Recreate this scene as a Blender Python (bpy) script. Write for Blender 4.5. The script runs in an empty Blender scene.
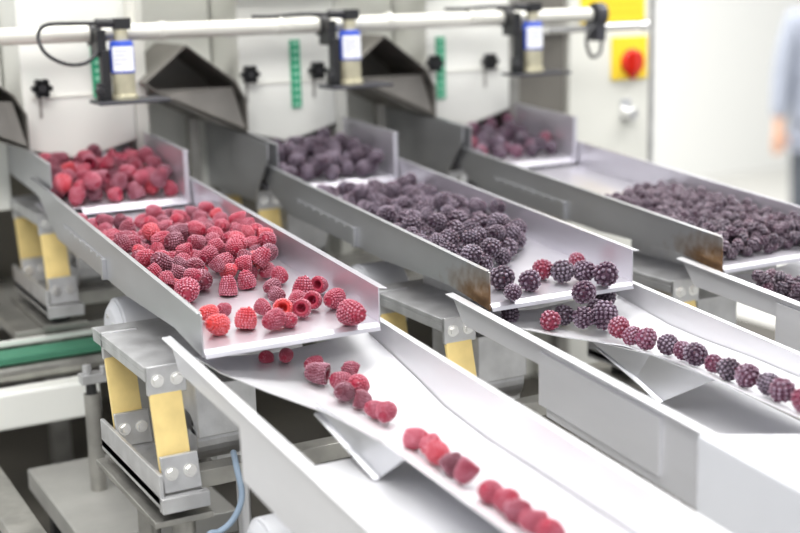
import bpy, bmesh, math, random
from mathutils import Vector, Matrix, Euler
random.seed(11)
R = math.radians
sc = bpy.context.scene
COL = sc.collection
P = 0.343      # distance from one feeding lane to the next
T = 0.079      # slope of the feeder trays

# ------------------------------------------------------------------ materials
MATS = {}
def mat(name, col, rough=.5, metal=0., bump=0., bscale=60., var=0., vscale=8., spec=.5, stretch=None, coat=0.):
    if name in MATS: return MATS[name]
    m = bpy.data.materials.new(name); m.use_nodes = True
    nt = m.node_tree; b = nt.nodes['Principled BSDF']
    b.inputs['Base Color'].default_value = (*col, 1)
    b.inputs['Roughness'].default_value = rough
    b.inputs['Metallic'].default_value = metal
    b.inputs['Specular IOR Level'].default_value = spec
    b.inputs['Coat Weight'].default_value = coat
    tc = nt.nodes.new('ShaderNodeTexCoord')
    mp = nt.nodes.new('ShaderNodeMapping')
    nt.links.new(tc.outputs['Object'], mp.inputs['Vector'])
    if stretch: mp.inputs['Scale'].default_value = stretch
    if var > 0:
        n = nt.nodes.new('ShaderNodeTexNoise'); n.inputs['Scale'].default_value = vscale; n.inputs['Detail'].default_value = 5
        nt.links.new(mp.outputs[0], n.inputs['Vector'])
        r = nt.nodes.new('ShaderNodeMapRange')
        r.inputs['From Min'].default_value = .3; r.inputs['From Max'].default_value = .7
        r.inputs['To Min'].default_value = 1 - var; r.inputs['To Max'].default_value = 1 + var * .4
        nt.links.new(n.outputs['Fac'], r.inputs['Value'])
        mx = nt.nodes.new('ShaderNodeMix'); mx.data_type = 'RGBA'; mx.blend_type = 'MULTIPLY'
        mx.inputs['Factor'].default_value = 1
        mx.inputs['A'].default_value = (*col, 1)
        nt.links.new(r.outputs[0], mx.inputs['B'])
        nt.links.new(mx.outputs['Result'], b.inputs['Base Color'])
        r2 = nt.nodes.new('ShaderNodeMapRange')
        r2.inputs['To Min'].default_value = max(.03, rough - .08); r2.inputs['To Max'].default_value = rough + .12
        nt.links.new(n.outputs['Fac'], r2.inputs['Value']); nt.links.new(r2.outputs[0], b.inputs['Roughness'])
    if bump > 0:
        n2 = nt.nodes.new('ShaderNodeTexNoise'); n2.inputs['Scale'].default_value = bscale; n2.inputs['Detail'].default_value = 4
        nt.links.new(mp.outputs[0], n2.inputs['Vector'])
        bp = nt.nodes.new('ShaderNodeBump'); bp.inputs['Strength'].default_value = bump; bp.inputs['Distance'].default_value = .001
        nt.links.new(n2.outputs['Fac'], bp.inputs['Height']); nt.links.new(bp.outputs[0], b.inputs['Normal'])
    MATS[name] = m
    return m

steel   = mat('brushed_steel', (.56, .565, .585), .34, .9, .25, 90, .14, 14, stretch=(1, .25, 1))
steelc  = mat('lit_chute_steel', (.79, .79, .815), .38, .6, .2, 90, .08, 14, stretch=(1, .25, 1))  # paler copy for the chutes, their reflected light put into the colour
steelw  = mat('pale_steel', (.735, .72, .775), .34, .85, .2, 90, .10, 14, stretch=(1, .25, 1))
steeld  = mat('weathered_steel', (.42, .41, .38), .42, .85, .4, 120, .3, 22)
alu     = mat('cast_aluminium', (.62, .62, .625), .42, .85, .4, 150, .2, 30)
boltm   = mat('bolt_steel', (.92, .91, .88), .22, .9, 0, 1)
cream   = mat('cream_enamel', (.78, .785, .74), .45, 0, .05, 30, .05, 5)
cream2  = mat('cabinet_enamel', (.76, .76, .70), .45, 0, .05, 30, .04, 5)
pipem   = mat('pale_pipe', (.74, .73, .66), .35, .25, .05, 30, .08, 12)
yelsp   = mat('yellow_fibreglass', (.86, .66, .27), .5, 0, .2, 200, .12, 40)
green   = mat('green_scale', (.02, .33, .17), .5, 0, 0, 1, .1, 30)
greenl  = mat('pale_green_mark', (.30, .62, .45), .5)
beltm   = mat('green_belt', (.05, .20, .12), .6, 0, .1, 90, .1, 30)
black   = mat('black_plastic', (.018, .018, .02), .42, 0, .05, 60)
darkm   = mat('dark_bracket', (.07, .07, .08), .4, .4, .1, 60)
rubber  = mat('rubber', (.02, .02, .02), .7)
brass   = mat('nickel_brass', (.62, .58, .42), .35, .6, .1, 60, .15, 60)
labelw  = mat('paper_label', (.85, .86, .9), .6)
labelg  = mat('label_print', (.45, .47, .55), .6)
bluem   = mat('blue_plastic', (.04, .10, .55), .4)
bluec   = mat('blue_cable', (.26, .34, .44), .5)
yell    = mat('yellow_plate', (.95, .68, .03), .45)
yellp   = mat('yellow_plate_print', (.70, .46, .02), .5)
redm    = mat('red_plastic', (.62, .02, .008), .3, 0, 0, 1, coat=.3)
chrome  = mat('chrome', (.9, .9, .9), .15, 1.)
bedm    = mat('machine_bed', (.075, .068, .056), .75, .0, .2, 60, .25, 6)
slabm   = mat('grey_slab', (.42, .415, .39), .5, .4, .2, 60, .2, 10)
greyp   = mat('grey_plastic', (.62, .63, .66), .45, 0, .05, 60, .05, 8)
brown   = mat('brown_board', (.42, .28, .14), .7)
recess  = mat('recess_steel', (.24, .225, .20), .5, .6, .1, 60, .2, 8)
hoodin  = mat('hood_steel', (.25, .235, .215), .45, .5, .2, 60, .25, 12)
floorm  = mat('concrete_floor', (.66, .65, .61), .6, 0, .2, 40, .08, 3)
wallm   = mat('white_wall', (.88, .88, .85), .7, 0, .05, 40)
skin    = mat('skin', (.72, .42, .28), .5)
coatm   = mat('blue_grey_cloth', (.38, .41, .49), .85, 0, .2, 80, .1, 10)
trous   = mat('dark_trousers', (.09, .10, .12), .85)
hairm   = mat('dark_hair', (.05, .035, .03), .6)

def stained():
    m = steel.copy(); m.name = 'stained_steel'
    nt = m.node_tree; b = nt.nodes['Principled BSDF']
    src = b.inputs['Base Color'].links[0].from_socket
    tc = nt.nodes.new('ShaderNodeTexCoord')
    sub = nt.nodes.new('ShaderNodeVectorMath'); sub.operation = 'SUBTRACT'; sub.inputs[1].default_value = (0, .012, .0)
    mul = nt.nodes.new('ShaderNodeVectorMath'); mul.operation = 'MULTIPLY'; mul.inputs[1].default_value = (0, 13, 26)
    ln = nt.nodes.new('ShaderNodeVectorMath'); ln.operation = 'LENGTH'
    nz = nt.nodes.new('ShaderNodeTexNoise'); nz.inputs['Scale'].default_value = 70; nz.inputs['Detail'].default_value = 6
    nt.links.new(tc.outputs['Object'], sub.inputs[0]); nt.links.new(sub.outputs[0], mul.inputs[0]); nt.links.new(mul.outputs[0], ln.inputs[0])
    nt.links.new(tc.outputs['Object'], nz.inputs['Vector'])
    ad = nt.nodes.new('ShaderNodeMath'); ad.operation = 'MULTIPLY_ADD'; ad.inputs[1].default_value = 1.2
    nt.links.new(nz.outputs['Fac'], ad.inputs[0]); nt.links.new(ln.outputs['Value'], ad.inputs[2])
    rp = nt.nodes.new('ShaderNodeMapRange'); rp.inputs['From Min'].default_value = .9; rp.inputs['From Max'].default_value = 1.75
    rp.inputs['To Min'].default_value = .9; rp.inputs['To Max'].default_value = 0
    nt.links.new(ad.outputs[0], rp.inputs['Value'])
    cr = nt.nodes.new('ShaderNodeValToRGB')
    cr.color_ramp.elements[0].color = (.10, .04, .015, 1); cr.color_ramp.elements[1].color = (.50, .28, .10, 1)
    nt.links.new(nz.outputs['Fac'], cr.inputs['Fac'])
    mx = nt.nodes.new('ShaderNodeMix'); mx.data_type = 'RGBA'
    nt.links.new(rp.outputs[0], mx.inputs['Factor']); nt.links.new(src, mx.inputs['A']); nt.links.new(cr.outputs[0], mx.inputs['B'])
    nt.links.new(mx.outputs['Result'], b.inputs['Base Color'])
    return m
steel_st = stained()

# ------------------------------------------------------------------ helpers
def tag(o, label=None, cat=None, group=None, kind=None):
    if label: o['label'] = label
    if cat: o['category'] = cat
    if group: o['group'] = group
    if kind: o['kind'] = kind
    return o
def thing(name, label, cat, loc=(0, 0, 0), group=None):
    o = bpy.data.objects.new(name, None); o.empty_display_size = .02; COL.objects.link(o); o.location = loc
    return tag(o, label, cat, group)
def copy_tree(o, parent=None):
    c = o.copy(); COL.objects.link(c); c.parent = parent
    for ch in [x for x in list(o.children)]: copy_tree(ch, c)
    return c

class MB:
    def __init__(s): s.bm = bmesh.new()
    def poly(s, vs, fs):
        v = [s.bm.verts.new(p) for p in vs]
        for f in fs: s.bm.faces.new([v[i] for i in f])
        return s
    def box(s, x0, x1, y0, y1, z0, z1):
        vs = [(x, y, z) for x in (x0, x1) for y in (y0, y1) for z in (z0, z1)]
        return s.poly(vs, [(0, 1, 3, 2), (4, 6, 7, 5), (0, 4, 5, 1), (2, 3, 7, 6), (0, 2, 6, 4), (1, 5, 7, 3)])
    def prism(s, prof, ax, a0, a1):
        def q(p, a): return {'X': (a, p[0], p[1]), 'Y': (p[0], a, p[1]), 'Z': (p[0], p[1], a)}[ax]
        n = len(prof); vs = [q(p, a0) for p in prof] + [q(p, a1) for p in prof]
        fs = [tuple(range(n)), tuple(range(2 * n - 1, n - 1, -1))] + [(i, (i + 1) % n, n + (i + 1) % n, n + i) for i in range(n)]
        return s.poly(vs, fs)
    def sheet(s, grid, th, d=(0, 0, -1)):
        """grid of rows of points, given thickness th in direction d"""
        d = Vector(d) * th; nr, nc = len(grid), len(grid[0])
        top = [Vector(p) for r in grid for p in r]; vs = top + [p + d for p in top]; N = nr * nc
        fs = []
        for i in range(nr - 1):
            for j in range(nc - 1):
                a = i * nc + j; q = (a, a + 1, a + nc + 1, a + nc); fs.append(q); fs.append(tuple(N + k for k in reversed(q)))
        rim = [j for j in range(nc)] + [i * nc + nc - 1 for i in range(1, nr)] + [(nr - 1) * nc + j for j in range(nc - 2, -1, -1)] + [i * nc for i in range(nr - 2, 0, -1)]
        for k in range(len(rim)):
            a, b = rim[k], rim[(k + 1) % len(rim)]; fs.append((a, N + a, N + b, b))
        return s.poly(vs, fs)
    def cyl(s, p0, p1, r, n=20, r1=None):
        p0, p1 = Vector(p0), Vector(p1); d = (p1 - p0)
        M = Matrix.Translation((p0 + p1) / 2) @ d.to_track_quat('Z', 'Y').to_matrix().to_4x4()
        bmesh.ops.create_cone(s.bm, cap_ends=True, segments=n, radius1=r, radius2=r if r1 is None else r1, depth=d.length, matrix=M)
        return s
    def sph(s, c, r, sc_=(1, 1, 1), n=12):
        M = Matrix.Translation(c) @ Matrix.Diagonal((*sc_, 1))
        bmesh.ops.create_uvsphere(s.bm, u_segments=n * 2, v_segments=n, radius=r, matrix=M); return s
    def tube(s, pts, r, n=10, sm=6):
        pts = [Vector(p) for p in pts]; q = []
        for i in range(len(pts) - 1):
            a = pts[max(i - 1, 0)]; b = pts[i]; c = pts[i + 1]; d = pts[min(i + 2, len(pts) - 1)]
            for k in range(sm):
                t = k / sm
                q.append(.5 * ((2 * b) + (c - a) * t + (2 * a - 5 * b + 4 * c - d) * t * t + (3 * b - a - 3 * c + d) * t ** 3))
        q.append(pts[-1]); rings = []; up = Vector((.13, .21, .97))
        for i, p in enumerate(q):
            d = (q[min(i + 1, len(q) - 1)] - q[max(i - 1, 0)]).normalized()
            u = (up - d * up.dot(d)).normalized(); w = d.cross(u); up = u
            rings.append([s.bm.verts.new(p + r * (math.cos(2 * math.pi * k / n) * u + math.sin(2 * math.pi * k / n) * w)) for k in range(n)])
        for a, b in zip(rings, rings[1:]):
            for k in range(n): s.bm.faces.new((a[k], a[(k + 1) % n], b[(k + 1) % n], b[k]))
        s.bm.faces.new(rings[0][::-1]); s.bm.faces.new(rings[-1]); return s
    def build(s, name, m, parent=None, bevel=0., smooth=False, label=None):
        off = Vector((0, 0, 0)); q = parent
        while q is not None: off += q.location; q = q.parent
        bmesh.ops.translate(s.bm, verts=s.bm.verts, vec=-off)
        bmesh.ops.recalc_face_normals(s.bm, faces=s.bm.faces)
        me = bpy.data.meshes.new(name); s.bm.to_mesh(me); s.bm.free()
        me.materials.append(m)
        if smooth:
            for p in me.polygons: p.use_smooth = True
            if hasattr(me, 'set_sharp_from_angle'): me.set_sharp_from_angle(angle=R(40))
        o = bpy.data.objects.new(name, me); COL.objects.link(o); o.parent = parent
        if bevel:
            b = o.modifiers.new('bevel', 'BEVEL'); b.width = bevel; b.segments = 2; b.limit_method = 'ANGLE'
        if label: o['label'] = label
        return o

LANE = ['left', 'middle', 'right']

# ------------------------------------------------------------------ the setting
tag(MB().box(-6, 12, -4, 9, -1.40, -1.35).build('floor', floorm), kind='structure')
tag(MB().box(-6, 12, 7.2, 7.3, -1.35, 3.2).build('wall_back', wallm), kind='structure')

# ------------------------------------------------------------------ feeder trays
def bolt_head(m, c, r=.0042, ax=(0, -1, 0)):
    c = Vector(c); a = Vector(ax)
    m.cyl(c, c + a * .0012, r * 1.3, 16); m.cyl(c + a * .0012, c + a * .006, r, 6, r * .9)

def feeder_tray(k):
    x = k * P
    what = ['carrying red raspberries', 'carrying dark blackberries, rust stained at its front corner',
            'carrying small dark berries, rust stained at its front corner'][k]
    t = thing('feeder_tray', f'{LANE[k]} stainless feeder tray {what}', 'feeder tray', (x, 0, 0), 'stainless feeder trays')
    m = MB()
    def fz(y): return T * y
    # pan with a folded front lip
    m.sheet([[(x + .0002, y, fz(y)), (x + .1998, y, fz(y))] for y in (.69, .35, .0, -.004)], .0015)
    m.sheet([[(x + .0002, -.004, fz(-.004)), (x + .1998, -.004, fz(-.004))], [(x + .0002, -.0085, -.0045), (x + .1998, -.0085, -.0045)], [(x + .0002, -.0105, -.0085), (x + .1998, -.0105, -.0085)]], .0015, (0, 1, -.3))
    m.build('pan', steelw, t)
    near = [(0, .039), (.30, .0627), (.69, .0945), (.62, .050), (.56, .022), (.343, .011), (.249, .005), (.081, .0045), (-.006, -.008), (-.006, .036)]
    m = MB().prism(near, 'X', x - .0017, x)
    m.sheet([[(x, y, .039 + T * y + .0003), (x - .0045, y, .039 + T * y - .0006)] for y in (.69, .0, -.004)], .0012)
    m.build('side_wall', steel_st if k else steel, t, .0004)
    far = [(-.006, .038), (.60, .087), (.60, .045), (.0, -.004), (-.006, -.008)]
    m = MB().prism(far, 'X', x + .2, x + .2017)
    m.sheet([[(x + .2, y, .039 + T * y), (x + .211, y, .037 + T * y)] for y in (.60, -.006)], .0014)
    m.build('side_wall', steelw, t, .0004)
    # spot welded doubler with a bent tab on the outside of the near wall
    m = MB().prism([(.52, .050), (.335, .036), (.330, .0125), (.345, .0115), (.50, .0195), (.535, .026)], 'X', x - .0034, x - .0017)
    for i in range(7): m.sph((x - .0034, .36 + i * .025, .0345 + i * .0018), .0022, (.5, 1, 1), 5)
    m.box(x - .007, x - .0017, .326, .334, .010, .036)
    m.build('welded_strip', steel, t, .0005)
    m = MB()
    m.box(x + .05, x + .15, .12, .24, -.030, .006)
    m.build('drive_bracket', alu, t, .001)
    return t
for k in range(3): feeder_tray(k)

# ------------------------------------------------------------------ upper hopper trays
def hopper_tray(k):
    x = k * P
    t = thing('hopper_tray', f'{LANE[k]} upper hopper tray with a white front lip, under the enamel housing', 'hopper tray', (x, .585, .05), 'upper hopper trays')
    m = MB()
    def fz(y): return .0585 + T * (y - .585)
    m.sheet([[(x + .006, y, fz(y)), (x + .190, y, fz(y))] for y in (1.15, .75, .585)], .0015)
    m.sheet([[(x + .040, .585, fz(.585)), (x + .190, .585, fz(.585))], [(x + .040, .573, fz(.585) - .0070), (x + .190, .573, fz(.585) - .0070)]], .0013, (0, .3, -1))
    m.build('pan', steelw, t)
    near = [(.60, .088), (.60, .122), (1.15, .158), (1.15, .095), (.66, .066)]
    m = MB().prism(near, 'X', x + .004, x + .006)
    m.sheet([[(x + .006, y, .1222 + .0655 * (y - .6)), (x + .001, y, .1216 + .0655 * (y - .6))] for y in (1.15, .60)], .0012)
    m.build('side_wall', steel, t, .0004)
    far = [(.575, .050), (.575, .128), (.73, .137), (1.15, .150), (1.15, .10), (.70, .06)]
    m = MB().prism(far, 'X', x + .190, x + .192)
    m.sheet([[(x + .19, y, .128 + .058 * (y - .575)), (x + .200, y, .1265 + .058 * (y - .575))] for y in (.73, .575)], .0014)
    m.sheet([[(x + .19, .575, .050), (x + .19, .575, .128)], [(x + .197, .574, .050), (x + .197, .574, .127)]], .0012, (0, 1, 0))
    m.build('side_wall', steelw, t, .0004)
    m = MB().box(x + .05, x + .14, .70, .86, .02, .068); m.build('drive_bracket', alu, t, .001)
    return t
for k in range(3): hopper_tray(k)

# ------------------------------------------------------------------ discharge chutes
CS = .083   # slope of the chutes
SEC = [(.056, .012, -.024, .105, -.034, .213, -.024), (.0, .018, -.028, .115, -.050, .213, -.036), (-.06, .045, -.037, .13, -.062, .213, -.050),
       (-.12, .080, -.049, .14, -.078, .213, -.068), (-.2, .104, -.062, .147, -.090, .213, -.082), (-.45, .108, -.083, .147, -.111, .213, -.103), (-.74, .108, -.107, .147, -.135, .213, -.127)]
SEC1 = [(.056, .012, -.024, .105, -.034, .213, -.024), (.0, .018, -.028, .115, -.050, .213, -.036), (-.06, .045, -.037, .13, -.060, .213, -.050),
        (-.12, .080, -.048, .136, -.069, .213, -.066), (-.2, .098, -.056, .138, -.075, .213, -.076), (-.45, .100, -.070, .138, -.090, .213, -.092), (-.74, .100, -.092, .138, -.112, .213, -.112)]
SEC2 = [(.056, .012, -.024, .105, -.034, .213, -.024), (.0, .018, -.028, .120, -.046, .213, -.034), (-.06, .060, -.035, .130, -.051, .213, -.044),
        (-.12, .100, -.037, .142, -.052, .213, -.048), (-.2, .110, -.039, .147, -.053, .213, -.050), (-.45, .112, -.055, .147, -.068, .213, -.066), (-.74, .112, -.078, .147, -.09, .213, -.09)]
SECS = [SEC1, SEC2, SEC]
def trough_z(k, y):
    S = SECS[k]
    for a, b in zip(S, S[1:]):
        if b[0] <= y <= a[0]:
            f = (y - a[0]) / (b[0] - a[0]); return a[3] + f * (b[3] - a[3]), a[4] + f * (b[4] - a[4])
    return .147, -.135
def chute(k):
    x = k * P
    t = thing('discharge_chute', ['left discharge chute with a sparse line of raspberries, in the foreground',
        'middle discharge chute with a line of blackberries, its side boxed in at the front',
        'right discharge chute heaped with small dark berries'][k], 'chute', (x, 0, -.1), 'discharge chutes under the feeder trays')
    def top(y): return -.002 + CS * y
    ys = (.050, -.14, -.74)
    near = [(.054, top(.054)), (-.74, top(-.74)), (-.74, top(-.74) - .0805), (-.14, top(-.14) - .0785), (-.138, top(-.14) - .026), (.024, -.030), (.03, -.026)]
    m = MB().prism(near, 'X', x - .0167, x - .015)
    w_ = m.build('side_wall', steelc, t, .0004)
    m = MB().sheet([[(x - .0145, y, top(y) + .0012), (x - .0245, y, top(y) + .0004)] for y in (.054, -.74)], .0016)
    m.build('rim_flange', steelc, w_, .0004)
    def topf(y): return -.009 + CS * y
    m = MB().prism([(.05, topf(.05)), (-.74, topf(-.74)), (-.74, topf(-.74) - .074), (.05, topf(.05) - .045)], 'X', x + .2145, x + .216)
    m.sheet([[(x + .2145, y, topf(y) + .0004), (x + .223, y, topf(y) - .0004)] for y in (.05, -.74)], .0014)
    m.build('side_wall', steelc, t, .0004)
    m = MB().sheet([[(x - .0145, y, -.0795 + CS * y), (x + .2143, y, -.0795 + CS * y)] for y in (-.142, -.74)], .0015)
    m.build('floor_plate', steelc, t)
    g = []
    for (y, xa, za, xb, zb, xc, zc) in SECS[k]:
        xm, zm = (xa + xb) / 2, (za + zb) / 2 - .0015
        g.append([(x + xa, y, za), (x + xm, y, zm), (x + xb, y, zb), (x + (xb + xc) / 2, y, (zb + zc) / 2 - .002), (x + xc, y, zc)])
    o = MB().sheet(g, .0013).build('trough', steelc, t, 0, True)
    # support flap folded down from the trough rim; darker steel stands for its shade
    m = MB()
    ra = [(-.098, .079, -.0445), (-.16, .090, -.0530), (-.245, .100, -.0600)] if k != 1 else [(-.085, .080, -.0370), (-.16, .104, -.0390), (-.255, .110, -.0430)]
    lo = [(-.102, .081, -.0530), (-.150, .091, -.0760), (-.200, .096, -.0925)] if k != 1 else [(-.090, .090, -.0440), (-.140, .102, -.0690), (-.183, .104, -.0850)]
    m.sheet([[(x + a[1], a[0], a[2]), (x + b[1], b[0], b[2])] for a, b in zip(ra, lo)], .0015, (1, 0, 0))
    m.sheet([[(x + b[1], b[0], b[2]), (x + b[1] - .005, b[0] + .001, b[2] - .001)] for b in lo], .0014, (0, 0, -1))
    m.build('support_flap', steel, t, 0)
    if k == 1:
        m = MB().prism([(-.130, top(-.13) - .010), (-.327, top(-.327) - .010), (-.327, top(-.327) - .068), (-.130, top(-.13) - .068)], 'X', x - .0200, x - .0168)
        m.build('side_plate', steelc, t, .0005)
        m = MB().prism([(-.395, top(-.395) + .001), (-.74, top(-.74) + .001), (-.74, top(-.74) - .12), (-.395, top(-.395) - .12)], 'X', x - .034, x - .0240)
        m.sheet([[(x - .034, y, top(y) + .003), (x + .10, y, top(y) - .022)] for y in (-.395, -.74)], .003)
        m.build('end_cover', greyp, t, .002)
    if k == 2:
        m = MB().prism([(-.120, top(-.12) - .008), (-.50, top(-.50) - .008), (-.50, top(-.50) - .08), (-.120, top(-.12) - .08)], 'X', x - .0200, x - .0168)
        m.build('side_plate', steelc, t, .0005)
    return t
for k in range(3): chute(k)

# ------------------------------------------------------------------ leaf spring mounts
def spring_mount(k):
    x = k * P
    t = thing('spring_mount', '', 'spring mount', (x, .15, -.20))
    m = MB()
    m.prism([(.060, -.030), (.262, -.030), (.262, -.036), (.060, -.036)], 'X', x - .030, x + .150)
    m.box(x - .030, x - .026, .060, .262, -.046, -.036); m.box(x + .012, x + .016, .070, .255, -.050, -.036)
    m.build('top_plate', alu, t, .0008)
    for dy in (0, .165):
        m = MB().box(x - .030, x + .013, .058 + dy, .064 + dy, -.060, -.028)
        o = m.build('clamp_block', alu, t, .0012)
        for bx in (-.019, .002):
            m = MB(); bolt_head(m, (x + bx, .058 + dy, -.044), .0056); m.build('bolt', boltm, o)
        m = MB().prism([(.064 + dy, -.035), (.070 + dy, -.035), (.040 + dy, -.152), (.034 + dy, -.152)], 'X', x - .028, x + .007)
        m.build('leaf_spring', yelsp, t, .0008)
        m = MB().prism([(.0385 + dy, -.120), (.0335 + dy, -.120), (.024 + dy, -.157), (.029 + dy, -.157)], 'X', x - .029, x + .012)
        o = m.build('clamp_block', alu, t, .001)
        for bx in (-.019, .001):
            m = MB(); bolt_head(m, (x + bx, .029 + dy, -.138), .0056, (0, -.97, .24)); m.build('bolt', boltm, o)
    m = MB().box(x - .036, x - .031, .020, .235, -.168, -.134)
    m.box(x - .036, x + .012, .020, .235, -.172, -.158); m.box(x - .036, x + .016, .012, .024, -.175, -.158)
    m.build('base_bar', alu, t, .001)
    m = MB().box(x + .012, x + .20, .05, .075, -.170, -.150); m.build('cross_bar', steeld, t, .001)
    for y in (.05, .19): MB().cyl((x - .010, y, -.186), (x - .010, y, -.172), .014, 18).build('rubber_pad', rubber, t)
    m = MB().box(x - .042, x + .022, .022, .245, -.193, -.186); m.build('base_plate', steeld, t, .001)
    m = MB(); m.cyl((x - .004, .045, -.46), (x - .004, .045, -.193), .0125, 24); m.build('post', steeld, t, 0, True)
    m = MB(); m.cyl((x - .018, .125, -.46), (x - .018, .125, -.193), .0125, 24); m.build('post', steeld, t, 0, True)
    m = MB(); m.cyl((x + .072, .062, -.46), (x + .072, .062, -.170), .0075, 20); m.build('post', steel, t, 0, True)
    m = MB()
    m.box(x + .030, x + .100, .080, .150, -.125, -.065); m.cyl((x + .03, .115, -.13), (x + .10, .115, -.13), .03, 28)
    m.box(x + .045, x + .125, .165, .22, -.15, -.05)
    m.box(x + .060, x + .110, .11, .20, -.170, -.09)
    m.build('drive_magnet', alu, t, .0015)
    return t
proto = spring_mount(0)
SML = ['pair of yellow leaf springs bolted to aluminium blocks, fully visible in the left foreground',
       'leaf spring mount with two bright bolts, under the middle feeder tray by the left chute',
       'leaf spring mount half hidden under the right feeder tray']
UML = ['blurred yellow spring mount under the left hopper tray, at the left edge', 'spring mount under the middle hopper tray, deep in the gap',
       'spring mount under the right hopper tray, deep in the gap']
for k in range(3):
    o = proto if k == 0 else copy_tree(proto)
    o.location = (k * P - (.012 if k == 0 else -.006), .15, -.20); tag(o, SML[k], 'spring mount', 'leaf spring mounts')
for k in range(3):
    o = copy_tree(proto)
    for ch in [c for c in o.children if c.name.startswith('post')]: bpy.data.objects.remove(ch)
    o.location = (k * P + .030, .15 + .62, -.20 + .068); tag(o, UML[k], 'spring mount', 'leaf spring mounts')

t = thing('mount_beam', 'long steel beam carrying the rear spring mounts, deep in the gaps between the lanes', 'beam', (.5, .76, -.46))
MB().box(-.05, 1.02, .66, .86, -.140, -.126).build('beam', steeld, t, .002)
for px in (.27, .61, .98): MB().box(px - .012, px + .012, .75, .774, -.46, -.140).build('leg', steeld, t, .001)

# smooth grey drive housings below the trays
def drive_housing(x, y, z, label, s=1.):
    t = thing('drive_housing', label, 'drive housing', (x, y, z))
    m = MB().cyl((x - .03 * s, y, z + .04 * s), (x + .03 * s, y, z + .04 * s), .042 * s, 32)
    m.cyl((x - .038 * s, y, z + .04 * s), (x - .03 * s, y, z + .04 * s), .030 * s, 32, .04 * s)
    m.box(x - .02 * s, x + .03 * s, y - .03 * s, y + .03 * s, z, z + .05 * s)
    m.build('body', greyp, t, .002, True)
    for a in range(5): MB().cyl((x - .040 * s, y + .02 * s * math.cos(a * 1.257), z + .04 * s + .02 * s * math.sin(a * 1.257)), (x - .036 * s, y + .02 * s * math.cos(a * 1.257), z + .04 * s + .02 * s * math.sin(a * 1.257)), .003 * s, 10).build('screw', boltm, t)
drive_housing(.045, .36, -.105, 'smooth grey rounded drive housing under the left feeder tray')
drive_housing(.045 + P, .36, -.105, 'grey rounded drive housing under the middle feeder tray')
drive_housing(.045 + 2 * P, .36, -.105, 'grey rounded drive housing under the right feeder tray')
drive_housing(.045, -.10, -.235, 'grey round motor housing below the left chute, at the bottom edge', 1.0)

# blue cable by the left spring mount
m = MB().tube([(.045, .046, -.135), (.034, .010, -.137), (.033, -.004, -.165), (.022, -.006, -.187), (.006, -.006, -.198), (-.007, -.006, -.200), (-.012, -.006, -.23), (-.006, -.006, -.33), (.0, .0, -.458)], .0034, 12)
tag(m.build('blue_cable', bluec, None, 0, True), 'pale blue cable looping below the left spring mount', 'cable')

# ------------------------------------------------------------------ machine bed and the lower left machinery
t = thing('machine_bed', 'dark machine bed under the trays, mostly in shadow', 'machine bed', (.5, .7, -1.35))
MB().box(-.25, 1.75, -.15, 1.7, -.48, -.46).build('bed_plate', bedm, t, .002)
for px, py in ((-.2, -.1), (1.7, -.1), (-.2, 1.64), (1.7, 1.64)):
    MB().box(px - .04, px + .04, py - .04, py + .04, -1.35, -.48).build('leg', bedm, t, .002)

t = thing('support_base', 'flat grey steel base block with a round post, lower left', 'base', (.05, .43, -.46))
MB().box(-.07, .13, .27, .565, -.33, -.30).build('base_block', slabm, t, .002)
for px in (-.04, .10):
    for py in (.30, .53): MB().box(px - .01, px + .01, py - .01, py + .01, -.46, -.33).build('leg', rubber, t)
MB().cyl((-.004, .435, -.30), (-.004, .435, -.165), .0105, 24).build('post', steeld, t, 0, True)
m = MB().cyl((-.004, .435, -.165), (-.004, .435, -.15), .007, 16); m.build('rubber_bush', rubber, t)
m = MB().box(-.018, .05, .425, .445, -.150, -.137); m.cyl((-.008, .435, -.137), (-.008, .435, -.125), .006, 12); m.cyl((.012, .428, -.137), (.012, .428, -.127), .005, 12)
m.build('post_clamp', alu, t, .001)
tag(MB().box(-.155, -.115, .0, .62, -.29, -.27).build('frame_bar', steeld, None, .002), 'dark steel frame bar at the bottom left corner', 'bar')
tag(MB().box(-.24, .045, .575, .612, -.243, -.190).build('cream_beam', cream, None, .004), 'thick cream painted beam behind the round post, lower left', 'beam')
t = thing('cross_conveyor', 'narrow cross conveyor with a green belt behind the left spring mount', 'conveyor', (-.2, .66, -.46))
MB().box(-.24, .13, .650, .656, -.143, -.135).build('edge_rail', cream, t, .001)
MB().box(-.24, .13, .60, .648, -.156, -.146).build('belt', beltm, t, .001)
MB().cyl((-.24, .62, -.172), (.13, .62, -.172), .0155, 24).build('roller', steeld, t, 0, True)
for px in (-.22, .12): MB().box(px - .01, px + .01, .61, .63, -.46, -.186).build('leg', steeld, t)
t = thing('work_bench', 'pale grey bench surface far behind the left spring mount', 'bench', (-.2, 1.2, -.46))
MB().box(-.24, .12, .98, 1.28, -.20, -.18).build('bench_top', slabm, t, .002)
for px, py in ((-.21, 1.0), (.08, 1.0), (-.21, 1.25), (.08, 1.25)): MB().box(px - .015, px + .015, py - .015, py + .015, -.46, -.20).build('leg', steeld, t)
tag(MB().box(-.22, -.03, 1.12, 1.27, -.18, -.06).build('brown_box', brown, None, .003), 'brown box standing on the pale bench at the left edge', 'box')
tag(MB().cyl((-.09, 1.02, -.18), (-.09, 1.02, -.12), .022, 20).cyl((-.09, 1.02, -.12), (-.09, 1.02, -.10), .014, 20).build('black_cap', black, None, 0, True), 'small black cap on the bench beside the box', 'cap')

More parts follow.
